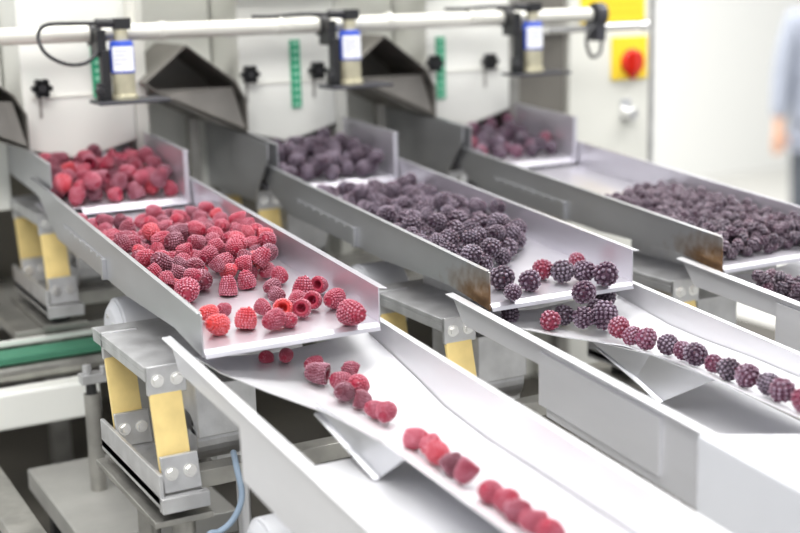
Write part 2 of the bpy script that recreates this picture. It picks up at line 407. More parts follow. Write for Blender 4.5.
# ------------------------------------------------------------------ enamel housings
def knob_mb(c, r=.0135):
    m = MB(); c = Vector(c)
    m.cyl(c, c + Vector((0, -.014, 0)), r * .5, 20); m.cyl(c + Vector((0, -.012, 0)), c + Vector((0, -.024, 0)), r * .82, 24)
    for a in range(6):
        q = c + Vector((math.cos(a * math.pi / 3) * r * .78, -.012, math.sin(a * math.pi / 3) * r * .78))
        m.cyl(q, q + Vector((0, -.012, 0)), r * .36, 12)
    return m
HL = ['left cream housing above the raspberries with a black knob and green scale', 'middle cream housing with two black knobs and a green scale',
      'right cream housing with a green scale at its left side, beside the dark recess']
def housing(k):
    x = k * P
    t = thing('weigher_housing', HL[k], 'housing', (x + .09, .75, .1), 'cream enamel housings')
    MB().prism([(x + .009, .75), (x + .009, .124), (x + .090, .104), (x + .178, .128), (x + .178, .75)], 'Y', .75, 1.30).build('shell', cream, t, .003)
    MB().box(x + .179, x + .200, .752, .80, -.10, .75).build('corner_post', steeld if k == 2 else cream2, t, .002)
    MB().box(x + .02, x + .16, .7485, .75, .20, .204).build('seam', cream2, t)
    kn = [[(.034, .216)], [(.020, .218), (.138, .218)], [(.015, .218), (.126, .215)]][k]
    for i, (kx, kz) in enumerate(kn):
        knob_mb((x + kx, .75, kz)).build('knob', black, t, 0, True)
        MB().box(x + kx - .002, x + kx + .002, .7485, .75, kz - .045, kz - .014).build('knob_slot', steeld, t)
    gx, z0, z1 = [(.123, .196, .30), (.106, .158, .268), (.036, .155, .261)][k]
    o = MB().box(x + gx - .0085, x + gx + .0085, .7478, .75, z0, z1).build('scale_strip', green, t)
    m = MB(); n = 9
    for i in range(n): m.box(x + gx - .004, x + gx + .0055, .7472, .7478, z0 + (i + .3) * (z1 - z0) / n, z0 + (i + .75) * (z1 - z0) / n)
    m.build('scale_mark', greenl, o)
for k in range(3): housing(k)

def hood(k):
    x = k * P
    t = thing('chute_hood', ['dark gabled chute hood at the left picture edge', 'dark gabled steel chute hood between the left and middle housings',
                             'dark gabled steel chute hood right of the middle sensor'][k], 'chute hood', (x - .07, .72, .12), 'gabled chute hoods between the housings')
    pen = [(x - .158, .216), (x - .090, .270), (x - .010, .210), (x + .006, .180), (x + .006, .128), (x - .046, .148), (x - .126, .190)]
    n = len(pen); c = Vector((sum(p[0] for p in pen) / n, sum(p[1] for p in pen) / n))
    inn = [tuple(Vector(p) + (c - Vector(p)).normalized() * .0022) for p in pen]
    m = MB(); Y0, Y1 = .715, .86
    vs = [(p[0], Y0, p[1]) for p in pen] + [(p[0], Y0, p[1]) for p in inn] + [(p[0], Y1, p[1]) for p in pen] + [(p[0], Y1 - .003, p[1]) for p in inn]
    fs = [(2 * n + i, 2 * n + (i + 1) % n, (i + 1) % n, i) for i in range(n)] + [(i, (i + 1) % n, n + (i + 1) % n, n + i) for i in range(n)] + \
         [(n + i, n + (i + 1) % n, 3 * n + (i + 1) % n, 3 * n + i) for i in range(n)] + [tuple(range(3 * n, 4 * n)), tuple(range(3 * n - 1, 2 * n - 1, -1))]
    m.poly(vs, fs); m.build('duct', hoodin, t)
    m = MB().sheet([[(x - .142, .735, .203), (x - .010, .735, .200)], [(x - .118, .722, .1915), (x + .0035, .722, .1345)]], .0015, (0, .6, -.8))
    m.build('deflector', hoodin, t)
    MB().box(x - .140, x + .004, .862, .90, .02, .75).build('back_panel', cream, t, .002)
for k in range(3): hood(k)
tag(MB().box(-.141, -.03, .905, 1.2, -.05, .80).build('machine_casing', cream, None, .003), 'cream casing behind the hood at the left edge', 'casing')
for k in range(3):
    x = k * P
    tag(MB().box(x + .205, x + .338, .92, .935, -.44, .80).build('casing_panel', cream2, None, .002),
        ['cream casing panel between the left and middle lanes', 'cream casing panel between the middle and right lanes', 'casing panel behind the dark recess beside the cabinet'][k], 'panel')
t = thing('recess_panel', 'dark grey-brown steel recess between the right housing and the control cabinet', 'panel', (.975, .86, .0))
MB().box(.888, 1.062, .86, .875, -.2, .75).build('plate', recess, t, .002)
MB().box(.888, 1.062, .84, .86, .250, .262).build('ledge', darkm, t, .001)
tag(MB().box(-.40, 1.05, 1.30, 1.315, -.46, .10).build('gap_backing', recess, None, .002), 'grey steel apron behind the lanes, added to darken the gaps under the trays', 'backing')  # added panel that blocks the bright floor so the gaps turn darker
# guard plates standing along the lanes' left sides
for k in (1, 2):
    x = k * P
    tag(MB().prism([(.60, .10), (.60, .122), (.90, .142), (.90, .03), (.66, .03)], 'X', x - .012, x - .010).build('guard_plate', steel, None, .0005),
        [None, 'upright steel guard plate beside the middle hopper tray', 'upright steel guard plate beside the right hopper tray'][k], 'guard plate')
    tag(MB().box(x - .062, x - .045, .80, .82, -.44, .15).build('machine_post', steeld, None, .002),
        [None, 'square steel post between the left and middle lanes', 'square steel post between the middle and right lanes'][k], 'post')

# ------------------------------------------------------------------ horizontal pipe, its couplings and sensors
PY, PZ = .68, .294
t = thing('horizontal_pipe', 'pale horizontal pipe across the machine front carrying three sensors', 'pipe', (.4, PY, PZ))
MB().cyl((-.45, PY, PZ + .003), (.985, PY, PZ - .004), .0122, 28).build('tube', pipem, t, 0, True)
for cx in (.205, .395, .585, .74):
    MB().cyl((cx - .004, PY, PZ), (cx + .004, PY, PZ), .0140, 28).build('coupling', pipem, t, .0005, True)
MB().cyl((.90, PY + .01, PZ - .027), (1.115, PY + .01, PZ - .028), .0072, 20).cyl((1.112, PY + .01, PZ - .028), (1.120, PY + .01, PZ - .028), .0095, 20).build('thin_rod', chrome, t, 0, True)
m = MB().cyl((.995, PY, PZ - .004), (1.013, PY, PZ - .004), .021, 24).box(.995, 1.013, PY - .012, PY + .024, PZ - .050, PZ)
m.build('end_clamp', darkm, t, .001)
m = MB().tube([(.99, PY - .01, PZ - .02), (.965, PY - .02, PZ - .045), (.975, PY - .02, PZ - .075), (.998, PY - .015, PZ - .07), (1.005, PY - .01, PZ - .045)], .003, 10)
tag(m.build('cable_loop', black, None, 0, True), 'small black cable loop hanging at the pipe end by the cabinet', 'cable')
m = MB().cyl((.165, .705, .30), (.165, .705, .62), .008, 20)
tag(m.build('vertical_rod', pipem, None, 0, True), 'thin pale vertical rod rising behind the left sensor', 'rod')
m = MB().box(.21, .72, .71, .74, .345, .50); tag(m.build('junction_cover', wallm, None, .003), 'long white cover above the pipe at the top edge', 'cover')

def sensor(k, xs):
    y = .640
    t = thing('level_sensor', ['left cylindrical sensor with white label, black cable loop at its left', 'middle cylindrical sensor with white label, its cable lying along the pipe',
              'right cylindrical sensor with white label, before the dark recess'][k], 'sensor', (xs, y, .205), 'sensors clamped to the pipe')
    MB().cyl((xs, y, .207), (xs, y, .2385), .0165, 32).cyl((xs, y, .2005), (xs, y, .2075), .0195, 32).build('lower_body', brass, t, .0008, True)
    MB().cyl((xs, y, .2385), (xs, y, .281), .0172, 32).cyl((xs, y, .281), (xs, y, .284), .0155, 32).build('upper_body', bluem, t, .0006, True)
    # wrapped white label
    m = MB(); n = 14; a0, a1 = R(205), R(318); rr = .0177
    g = [[(xs + rr * math.cos(a0 + (a1 - a0) * i / n), y + rr * math.sin(a0 + (a1 - a0) * i / n), z) for i in range(n + 1)] for z in (.2415, .2765)]
    m.sheet(g, .0004, (0, 1, 0)); lab = m.build('label_sticker', labelw, t, 0, True)
    m = MB()
    for j, z in enumerate((.270, .264, .258, .252)):
        e = (.75, .6, .8, .4)[j]
        g = [[(xs + .0181 * math.cos(a0 + .25 + (a1 - a0 - .5) * e * i / n), y + .0181 * math.sin(a0 + .25 + (a1 - a0 - .5) * e * i / n), zz) for i in range(n + 1)] for zz in (z - .0007, z + .0007)]
        m.sheet(g, .0002, (0, 1, 0))
    m.build('label_print', labelg, lab)
    MB().cyl((xs, y, .284), (xs, y, .300), .010, 20).build('neck', brass, t, 0, True)
    m = MB().box(xs - .045, xs + .060, y - .030, y + .028, .1955, .2005); m.build('shelf_plate', darkm, t, .0015)
    m = MB().box(xs - .031, xs - .0185, y - .004, y + .014, .2005, .272).box(xs - .040, xs - .030, y - .010, y + .006, .2005, .226)
    m.cyl((xs - .040, y - .02, .215), (xs - .040, y - .008, .215), .006, 14)
    m.build('bracket', black, t, .0015)
    m = MB().cyl((xs - .036, PY, PZ), (xs - .020, PY, PZ), .0180, 26).box(xs - .034, xs - .021, y + .002, PY, .262, .300)
    m.build('pipe_clamp', black, t, .001)
    m = MB().box(xs - .010, xs + .014, y - .009, y + .009, .300, .316); m.cyl((xs - .036, y, .310), (xs - .010, y, .309), .0065, 16)
    m.build('connector', black, t, .001)
    if k == 0:
        pts = [(xs - .034, y, .310), (xs - .07, y, .311), (xs - .105, y, .310), (xs - .118, y - .004, .296), (xs - .112, y - .014, .272), (xs - .085, y - .016, .256), (xs - .055, y - .010, .256), (xs - .035, y, .270)]
    else:
        pts = [(xs - .034, y, .310), (xs - .07, y + .02, .311), (xs - .11, PY, .3085), (xs - .145, PY, .3095)]
    m = MB().tube(pts, .0028, 10); m.build('cable', black, t, 0, True)
for k, xs in enumerate((.130, .495, .838)): sensor(k, xs)

# ------------------------------------------------------------------ control cabinet
t = thing('control_cabinet', 'pale control cabinet with yellow plates and a red rotary switch', 'cabinet', (1.17, .85, -.46))
MB().box(1.067, 1.262, .853, 1.30, -.46, .80).build('body', cream2, t, .003)
MB().box(1.2635, 1.272, .850, 1.30, -.46, .80).build('side_frame', alu, t, .001)
o = MB().box(1.092, 1.246, .8505, .853, .266, .36).build('warning_plate', yell, t, .0006)
m = MB()
for z in (.285, .300, .315): m.box(1.15, 1.235, .8500, .8505, z, z + .002)
m.build('plate_print', yellp, o)
o = MB().box(1.166, 1.252, .8485, .853, .155, .238).build('switch_plate', yell, t, .001)
m = MB().cyl((1.212, .8485, .189), (1.212, .838, .189), .0265, 32, .0245)
m.prism([(1.205, .168), (1.219, .168), (1.221, .210), (1.203, .210)], 'Y', .826, .840)
m.prism([(1.201, .165), (1.223, .165), (1.212, .154)], 'Y', .838, .847)
m.build('rotary_switch', redm, o, .002, True)
m = MB().box(1.188, 1.214, .8485, .853, .074, .118); k_ = m.build('lock_plate', chrome, t, .004)
m = MB().cyl((1.202, .8485, .090), (1.202, .826, .088), .0135, 28); m.build('lock_cylinder', chrome, k_, .002, True)

# ------------------------------------------------------------------ berries
def body_r(u, kind):
    if kind == 'rasp': return math.sqrt(max(0., 1 - max(0, (u - .18) / .84) ** 2.1)) * (1 if u > .18 else .90 + .1 * u / .18)
    return math.sqrt(max(0., 1 - (2 * u - 1) ** 2 * .985))
def berry_mesh(name, kind, seed, nd=9, ico=1, length=1.12, sq=.14):
    """unit berry, greatest radius about 1 (axis Z, the tip down)"""
    rnd = random.Random(seed); bm = bmesh.new(); tipv = []
    L = length * 2
    Rb = .86; dr = sq * 1.05
    def P3(u, a):
        return Vector((Rb * body_r(u, kind) * math.cos(a), Rb * body_r(u, kind) * math.sin(a), -(u - .5) * L * .88))
    # core
    n = 16; rows = [i / 10 for i in range(11)]; prev = None
    first = None
    for u in rows:
        ring = [bm.verts.new(P3(u, 2 * math.pi * k / n)) for k in range(n)]
        if prev:
            for k in range(n): bm.faces.new((prev[k], prev[(k + 1) % n], ring[(k + 1) % n], ring[k]))
        else: first = ring
        prev = ring
    bm.faces.new(prev)
    if kind == 'rasp':
        pr = first
        for (rr, dz) in ((.50, .02), (.42, -.35), (.30, -.9), (.12, -1.25)):
            ring = [bm.verts.new((rr * math.cos(2 * math.pi * k / n), rr * math.sin(2 * math.pi * k / n), .5 * L * .88 + dz)) for k in range(n)]
            for k in range(n): bm.faces.new((pr[(k + 1) % n], pr[k], ring[k], ring[(k + 1) % n]))
            pr = ring
        bm.faces.new(pr[::-1])
    else: bm.faces.new(first[::-1])
    core_n = len(bm.verts)
    rows = max(5, int(L * .95 / (sq * 1.65))); cen = []
    for i in range(rows):
        u = (i + .35) / rows if kind == 'rasp' else (i + .5) / rows
        rr = Rb * body_r(u, kind); c = max(1, int(2 * math.pi * rr / (sq * 1.85)))
        for j in range(c):
            a = 2 * math.pi * (j + (i % 2) * .5 + rnd.uniform(-.12, .12)) / c
            cen.append((P3(u, a), dr * rnd.uniform(.9, 1.16)))
    cen.append((P3(1, 0), dr))
    tips = {}
    for c, r in cen:
        res = bmesh.ops.create_icosphere(bm, subdivisions=ico, radius=r, matrix=Matrix.Translation(c))
        out = Vector((c.x, c.y, c.z * .35));
        if out.length < .01: out = Vector((0, 0, c.z))
        out.normalize()
        for v in res['verts']: tips[v.index if v.index >= 0 else id(v)] = 0; tipv.append((v, (v.co - c).dot(out) / r))
    bm.verts.index_update()
    vals = [0.] * len(bm.verts)
    for v, q in tipv: vals[v.index] = max(0., q)
    # slight overall irregularity
    ph = [rnd.uniform(0, 6) for _ in range(3)]
    for v in bm.verts:
        v.co.x *= 1 + .05 * math.sin(2.2 * v.co.z + ph[0]); v.co.y *= 1 + .05 * math.sin(2.0 * v.co.x + ph[1]); v.co.z *= 1 + .04 * math.sin(2 * v.co.y + ph[2])
    me = bpy.data.meshes.new(name); bm.to_mesh(me); bm.free()
    for p in me.polygons: p.use_smooth = True
    at = me.attributes.new('tip', 'FLOAT', 'POINT'); at.data.foreach_set('value', vals)
    return me

def berry_mat(name, cols, frost, famt, rough=.45):
    m = bpy.data.materials.new(name); m.use_nodes = True; nt = m.node_tree; b = nt.nodes['Principled BSDF']
    oi = nt.nodes.new('ShaderNodeObjectInfo'); cr = nt.nodes.new('ShaderNodeValToRGB')
    e = cr.color_ramp.elements
    e[0].position = cols[0][0]; e[0].color = (*cols[0][1], 1); e[1].position = cols[1][0]; e[1].color = (*cols[1][1], 1)
    for pos, c in cols[2:]:
        q = e.new(pos); q.color = (*c, 1)
    nt.links.new(oi.outputs['Alpha'], cr.inputs['Fac'])
    at = nt.nodes.new('ShaderNodeAttribute'); at.attribute_name = 'tip'
    tc = nt.nodes.new('ShaderNodeTexCoord'); nz = nt.nodes.new('ShaderNodeTexNoise'); nz.inputs['Scale'].default_value = 6; nz.inputs['Detail'].default_value = 6; nz.inputs['Roughness'].default_value = .7
    nzl = nt.nodes.new('ShaderNodeTexNoise'); nzl.inputs['Scale'].default_value = .9; nzl.inputs['Detail'].default_value = 2; nzl.noise_dimensions = '4D'
    nt.links.new(tc.outputs['Object'], nz.inputs['Vector']); nt.links.new(tc.outputs['Object'], nzl.inputs['Vector'])
    w = nt.nodes.new('ShaderNodeMath'); w.operation = 'MULTIPLY'; w.inputs[1].default_value = 37
    nt.links.new(oi.outputs['Random'], w.inputs[0]); nt.links.new(w.outputs[0], nzl.inputs['W'])
    r1 = nt.nodes.new('ShaderNodeMapRange'); r1.inputs['From Min'].default_value = .38; r1.inputs['From Max'].default_value = .62; nt.links.new(nz.outputs['Fac'], r1.inputs['Value'])
    r1.inputs['To Min'].default_value = .35
    r2 = nt.nodes.new('ShaderNodeMapRange'); r2.inputs['From Min'].default_value = .35; r2.inputs['From Max'].default_value = .65; r2.inputs['To Min'].default_value = .25; nt.links.new(nzl.outputs['Fac'], r2.inputs['Value'])
    tp = nt.nodes.new('ShaderNodeMapRange'); tp.inputs['From Min'].default_value = .25; tp.inputs['From Max'].default_value = 1.05; tp.inputs['To Min'].default_value = .08; nt.links.new(at.outputs['Fac'], tp.inputs['Value'])
    def mul(a, c):
        q = nt.nodes.new('ShaderNodeMath'); q.operation = 'MULTIPLY'; nt.links.new(a, q.inputs[0])
        if isinstance(c, float): q.inputs[1].default_value = c
        else: nt.links.new(c, q.inputs[1])
        return q.outputs[0]
    f = mul(mul(mul(r1.outputs[0], r2.outputs[0]), tp.outputs[0]), famt)
    mx = nt.nodes.new('ShaderNodeMix'); mx.data_type = 'RGBA'; nt.links.new(f, mx.inputs['Factor']); nt.links.new(cr.outputs[0], mx.inputs['A']); mx.inputs['B'].default_value = (*frost, 1)
    nt.links.new(mx.outputs['Result'], b.inputs['Base Color'])
    b.inputs['Roughness'].default_value = rough
    b.inputs['Subsurface Weight'].default_value = .12; b.inputs['Subsurface Radius'].default_value = (1, .3, .3); b.inputs['Subsurface Scale'].default_value = .15
    b.inputs['Specular IOR Level'].default_value = .4
    return m
rasp_m = berry_mat('frosted_raspberry', [(0, (.10, .002, .015)), (.35, (.26, .003, .028)), (.85, (.38, .006, .032)), (1, (.60, .025, .022))], (.90, .53, .66), .82)
black_m = berry_mat('frosted_blackberry', [(0, (.016, .004, .014)), (.5, (.038, .006, .026)), (.80, (.12, .006, .035)), (1, (.24, .008, .03))], (.70, .56, .70), .78)
small_m = berry_mat('small_dark_berry', [(0, (.018, .008, .018)), (.7, (.04, .012, .03)), (.93, (.06, .012, .03)), (1, (.22, .015, .04))], (.66, .54, .63), .75)

RM = [berry_mesh('raspberry', 'rasp', s, length=l, sq=.135) for s, l in ((1, 1.02), (2, 1.10), (3, .96), (4, 1.05))]
BM_ = [berry_mesh('blackberry', 'black', s, length=l, sq=q) for s, l, q in ((5, 1.0, .19), (6, 1.12, .18), (7, .96, .20), (8, 1.08, .185))]
SM = [berry_mesh('small_berry', 'black', s, length=1.0, sq=.30, ico=1) for s in (11, 12, 13)]
for me in RM: me.materials.append(rasp_m)
for me in BM_: me.materials.append(black_m)
for me in SM: me.materials.append(small_m)

def place(me, name, c, r, label, cat, group, rot=None):
    o = bpy.data.objects.new(name, me); COL.objects.link(o)
    o.location = c; s = r / 1.04
    a = random.random() ** 1.15 * .93
    if 'bright red' in label or 'orange-red' in label: a = 1.
    elif 'reddish' in label or 'red-purple' in label or ' red ' in label and 'tray lip' not in label and group is None: a = .93
    elif 'dark ' in label and group is None or 'dusk' in label or 'black blackberry' in label: a = .12
    elif group is None: a = .5
    o.color = (1, 1, 1, a)
    o.scale = (s, s, s)
    if not rot:
        vd = Vector((-.45, -.86, .5)).normalized()
        for _ in range(20):
            rot = (random.uniform(0, 6.28), random.uniform(0, 3.14), random.uniform(0, 6.28))
            if (Euler(rot).to_matrix() @ Vector((0, 0, 1))).dot(vd) < .25 or random.random() < .03: break
    o.rotation_euler = rot
    return tag(o, label, cat, group)

class Pile:
    """drops balls one after another, each into the lowest of a few tried places"""
    def __init__(s, floor, cell): s.floor = floor; s.c = cell; s.g = {}; s.all = []
    def add(s, x, y, z, r):
        s.all.append((x, y, z, r)); s.g.setdefault((int(x // s.c), int(y // s.c)), []).append((x, y, z, r))
    def rest(s, x, y, r):
        z = s.floor(x, y) + r; i, j = int(x // s.c), int(y // s.c)
        for a in (-1, 0, 1):
            for b in (-1, 0, 1):
                for (u, v, w, q) in s.g.get((i + a, j + b), ()):
                    d2 = (x - u) ** 2 + (y - v) ** 2; R2 = (r + q) * .985
                    if d2 < R2 * R2: z = max(z, w + math.sqrt(R2 * R2 - d2))
        return z
    def drop(s, n, rng, samp, tries, cap):
        out = []
        for _ in range(n):
            r = random.uniform(*rng); best = None
            for _ in range(tries):
                x, y = samp(r)
                z = s.rest(x, y, r)
                h = z - s.floor(x, y)
                if h < cap(x, y) and (best is None or h < best[3]): best = (x, y, z, h)
            if best: s.add(best[0], best[1], best[2], r); out.append((best[0], best[1], best[2], r))
        return out
def sampler(x0, x1, y0, y1, ok):
    def f(r):
        for _ in range(60):
            x = random.uniform(x0 + r + .001, x1 - r - .001); y = random.uniform(y0 + r, y1 - r)
            if ok(x, y): return x, y
        return x, y
    return f
trayfloor = lambda x, y: T * y
hopfloor = lambda x, y: .0585 + T * (y - .585)

# --- left tray: single raspberries near the lip: local x, y, radius, label
def sit(px, y, r): return (px, y, T * y + r * .98, r)
HERO1 = [  # image position of the berry centre, radius in metres, label
 (353, 313, .0150, 'largest pink raspberry alone in the right front corner of the left tray'),
 (333, 299, .0125, 'raspberry just left of the large corner one, touching the tray wall side'),
 (315, 300, .0115, 'hollow raspberry opening towards the viewer, in the cluster near the right front corner'),
 (303, 286, .0130, 'frosted pink raspberry standing in the middle of the front cluster'),
 (319, 285, .0110, 'raspberry behind the hollow one in the front cluster'),
 (296, 300, .0100, 'pale pink raspberry at the centre of the front cluster'),
 (283, 308, .0120, 'bright red hollow raspberry at the front left of the front cluster'),
 (302, 308, .0110, 'red raspberry with open hollow at the front edge of the front cluster'),
 (290, 320, .0095, 'small crushed raspberry on the lip before the front cluster'),
 (273, 320, .0120, 'pinkish raspberry in the front row beside the lone round one'),
 (246, 317, .0130, 'round red raspberry standing alone in the middle of the lip'),
 (264, 308, .0095, 'small raspberry behind the front row at mid lip'),
 (216, 324, .0125, 'bright red raspberry at the left front corner of the left tray'),
 (207, 313, .0105, 'raspberry behind the bright red one at the left front corner'),
 (223, 309, .0085, 'small broken raspberry in the left front corner group'),
 (281, 276, .0105, 'raspberry at the upper left end of the front cluster'),
 (271, 287, .0105, 'dusky raspberry at the left end of the front cluster'),
 (266, 271, .0095, 'small raspberry lying between the pile and the front cluster'),
 (278, 295, .0100, 'dark pink raspberry below the left end of the front cluster'),
 (252, 262, .0130, 'orange-red raspberry at the right edge of the main pile'),
 (246, 279, .0115, 'hollow raspberry at the pile edge beside the upright frosted one'),
 (228, 285, .0120, 'upright heavily frosted raspberry at the front edge of the main pile'),
 (202, 280, .0140, 'long dark raspberry at the front of the pile, behind the near wall one'),
 (187, 291, .0150, 'large frosted raspberry leaning on the near wall at the pile front'),
]
CAM = dict(f=1322.17, yaw=.4926, pitch=.2167, roll=-.0251, loc=(-.4335, -1.2375, .3656))
def cam_axes():
    y, p, r = CAM['yaw'], CAM['pitch'], CAM['roll']
    F = Vector((math.sin(y) * math.cos(p), math.cos(y) * math.cos(p), -math.sin(p)))
    Rr = Vector((math.cos(y), -math.sin(y), 0)); U = Rr.cross(F)
    return F, Rr * math.cos(r) + U * math.sin(r), -Rr * math.sin(r) + U * math.cos(r)
AX = cam_axes()
def on_slope(px, py, r, slope=T, z0=0.):
    F, Rr, U = AX; d = F + Rr * (px - 400) / CAM['f'] - U * (py - 266.5) / CAM['f']; c = Vector(CAM['loc'])
    s = (slope * c.y + r + z0 - c.z) / (d.z - slope * d.y); return c + d * s

def near_free(p, r, pile): # push a ball out of the ones already standing
    x, y = p
    for _ in range(40):
        mv = False
        for (u, v, w, q) in pile.all:
            d = math.hypot(x - u, y - v); R2 = (r + q) * .93
            if d < R2 and abs(T * y + r - w) < R2 * .6:
                if d < 1e-5: d = 1e-5
                x += (x - u) / d * (R2 - d) * .7; y += (y - v) / d * (R2 - d) * .7; mv = True
        if not mv: break
    return x, y
def heroes(lst, x0, x1, meshes, name, cat, group, pile):
    for i, (px, py, r, lab) in enumerate(lst):
        c = on_slope(px, py, r); x, y = near_free((c.x, c.y), r, pile)
        x = min(max(x, x0 + r * 1.02), x1 - r * 1.02)
        z = T * y + r * .98
        pile.add(x, y, z, r)
        rot = (R(random.uniform(70, 110)), R(random.uniform(-25, 25)), R(random.uniform(105, 215)))
        if 'hollow' in lab: rot = (R(75), 0, R(-28 + random.uniform(-20, 20)))
        if 'upright' in lab or 'standing' in lab: rot = (R(172), R(8), R(random.uniform(0, 360)))
        place(meshes[i % len(meshes)], name, (x, y, z), r, lab, cat, group, rot)

p1 = Pile(trayfloor, .031)
heroes(HERO1, 0, .2, RM, 'raspberry', 'raspberry', None, p1)
def ok1(x, y):
    if y > .485: return False
    yb = .125 + max(0, x) * .42
    if x > .155: yb += (x - .155) * 2.0
    return y > yb
def cap1(x, y): return .024 if y > .36 else (.034 if y > .17 else .026)
b1 = p1.drop(225, (.0092, .0128), sampler(.0, .2, .12, .515, ok1), 14, cap1)
for i, (x, y, z, r) in enumerate(b1):
    place(RM[i % 4], 'raspberry', (x, y, z), r, 'frosted red raspberry in the crowded main pile on the left feeder tray', 'raspberry', 'raspberries in the main pile of the left tray')
ph1 = Pile(hopfloor, .036)
bh = ph1.drop(92, (.0108, .0136), sampler(.007, .190, .580, .77, lambda x, y: True), 14, lambda x, y: .046 if y > .63 else .034)
for i, (x, y, z, r) in enumerate(bh):
    place(RM[i % 4], 'raspberry', (x, y, z), r, 'deep red raspberry heaped behind the white lip of the left hopper tray', 'raspberry', 'raspberries in the left hopper tray')

# --- middle tray
HERO2 = [
 (502, 277, .0150, 'dark blackberry at the near wall, foremost of the pile on the middle tray'),
 (513, 292, .0105, 'small oval frosted blackberry alone near the left front of the middle tray'),
 (530, 280, .0135, 'white frosted blackberry in front of the pile on the middle tray'),
 (543, 269, .0130, 'reddish purple blackberry at the front of the pile, left of the pair'),
 (562, 271, .0145, 'round glossy black blackberry standing separate at the front of the middle tray'),
 (581, 271, .0140, 'purple blackberry left of the corner one on the middle tray'),
 (604, 273, .0155, 'big round blackberry in the right front corner of the middle tray'),
 (577, 260, .0105, 'small reddish blackberry behind the corner pair on the middle tray'),
 (584, 292, .0140, 'blackberry tipping over the front lip of the middle tray'),
]
p2 = Pile(trayfloor, .033)
heroes(HERO2, P, P + .2, BM_, 'blackberry', 'blackberry', None, p2)
def ok2(x, y):
    xl = x - P
    yb = .075 + xl * .45 if xl < .13 else .135 + (xl - .13) * 1.5
    return y > yb and y < .52
b2 = p2.drop(175, (.0108, .0140), sampler(P, P + .2, .05, .53, ok2), 14, lambda x, y: .026 if y > .33 else (.035 if y > .13 else .028))
for i, (x, y, z, r) in enumerate(b2):
    place(BM_[i % 4], 'blackberry', (x, y, z), r, 'frosted purple-black blackberry in the crowded pile on the middle feeder tray', 'blackberry', 'blackberries in the pile of the middle tray')
ph2 = Pile(hopfloor, .036)
bh = ph2.drop(72, (.0112, .0138), sampler(P + .007, P + .190, .580, .77, lambda x, y: True), 12, lambda x, y: .044 if y > .63 else .032)
for i, (x, y, z, r) in enumerate(bh):
    place(BM_[i % 4], 'blackberry', (x, y, z), r, 'dusky blackberry heaped behind the white lip of the middle hopper tray', 'blackberry', 'blackberries in the middle hopper tray')

# --- lines of berries in the chutes
def in_chute(k, y, dx, dz, r):
    bx, bz = trough_z(k, y)
    return (k * P + bx + dx, y, bz + r * 1.12 + dz)
ORD = ['first', 'second', 'third', 'fourth', 'fifth', 'sixth', 'seventh', 'eighth', 'ninth', 'tenth', 'eleventh', 'twelfth', 'thirteenth', 'fourteenth', 'fifteenth', 'sixteenth']
g1 = [(-.008, .002, .006, .0100), (-.024, -.006, .001, .0130), (-.034, .026, .006, .0105), (-.047, .004, .001, .0115), (-.066, .012, .002, .0125), (-.074, -.010, .003, .0110), (-.092, .002, .0, .0105), (-.112, .001, 0, .0100), (-.130, .004, 0, .0115)]
for i, (y, dx, dz, r) in enumerate(g1):
    place(RM[i % 4], 'raspberry', in_chute(0, y, dx, dz, r), r, f'{ORD[i]} raspberry from the tray lip in the upper bunch on the left chute', 'raspberry', 'raspberries sliding down the left chute')
g2 = [(-.200, 0, 0, .0120), (-.220, .002, 0, .0115), (-.242, -.001, 0, .0120), (-.264, .001, 0, .0115), (-.286, 0, 0, .0115)]
for i, (y, dx, dz, r) in enumerate(g2):
    place(RM[(i + 1) % 4], 'raspberry', in_chute(0, y, dx, dz, r), r, f'{ORD[i]} raspberry from the top in the middle row on the left chute', 'raspberry', 'raspberries sliding down the left chute')
g3 = [(-.330, -.003, 0, .0120), (-.352, .003, 0, .0120), (-.373, 0, 0, .0115), (-.395, -.002, 0, .0120), (-.417, 0, 0, .0125)]
for i, (y, dx, dz, r) in enumerate(g3):
    place(RM[(i + 2) % 4], 'raspberry', in_chute(0, y, dx, dz, r), r, f'{ORD[i]} raspberry from the top in the lowest row on the left chute', 'raspberry', 'raspberries sliding down the left chute')
for i, (x, y) in enumerate(((.084, .038), (.104, .030))):
    place(RM[i], 'raspberry', (x, y, -.032), .0085, f'{ORD[i]} raspberry from the left in the shadow just under the left tray lip', 'raspberry', 'raspberries under the left tray lip')

c2 = [(.022, -.070, .004, .0115, 'single dark blackberry at the left of the middle chute, just under the tray lip'),
      (.022, .068, .004, .0135, 'dark blackberry in the back right corner of the middle chute'),
      (-.020, -.052, .007, .0125, 'round red-purple berry left of the cluster below the middle tray lip'),
      (-.004, -.018, .004, .0125, 'dusky blackberry at the back of the cluster on the middle chute'),
      (-.026, -.010, .004, .0140, 'blackberry at the left of the cluster on the middle chute'),
      (-.036, .012, .004, .0165, 'largest grey frosted blackberry heading the line on the middle chute'),
      (-.012, .022, .006, .0130, 'dusky blackberry behind the largest one on the middle chute'),
      (-.066, .004, .002, .0130, 'reddish blackberry next after the largest one on the middle chute')]
for i, (y, dx, dz, r, lab) in enumerate(c2):
    place(BM_[i % 4], 'blackberry', in_chute(1, y, dx, dz, r), r, lab, 'blackberry', None)
yy = -.090
for i in range(11):
    r = (.0115, .0130, .0120, .0110, .0135, .0105, .0125, .0130, .0120, .0135, .0125)[i]
    place(BM_[(i + 1) % 4], 'blackberry', in_chute(1, yy, random.uniform(-.004, .004), 0, r), r, f'{ORD[i]} blackberry from the top in the single line down the middle chute', 'blackberry', 'blackberries in line down the middle chute')
    yy -= r * 2.0
    if i in (3, 5): yy -= .003

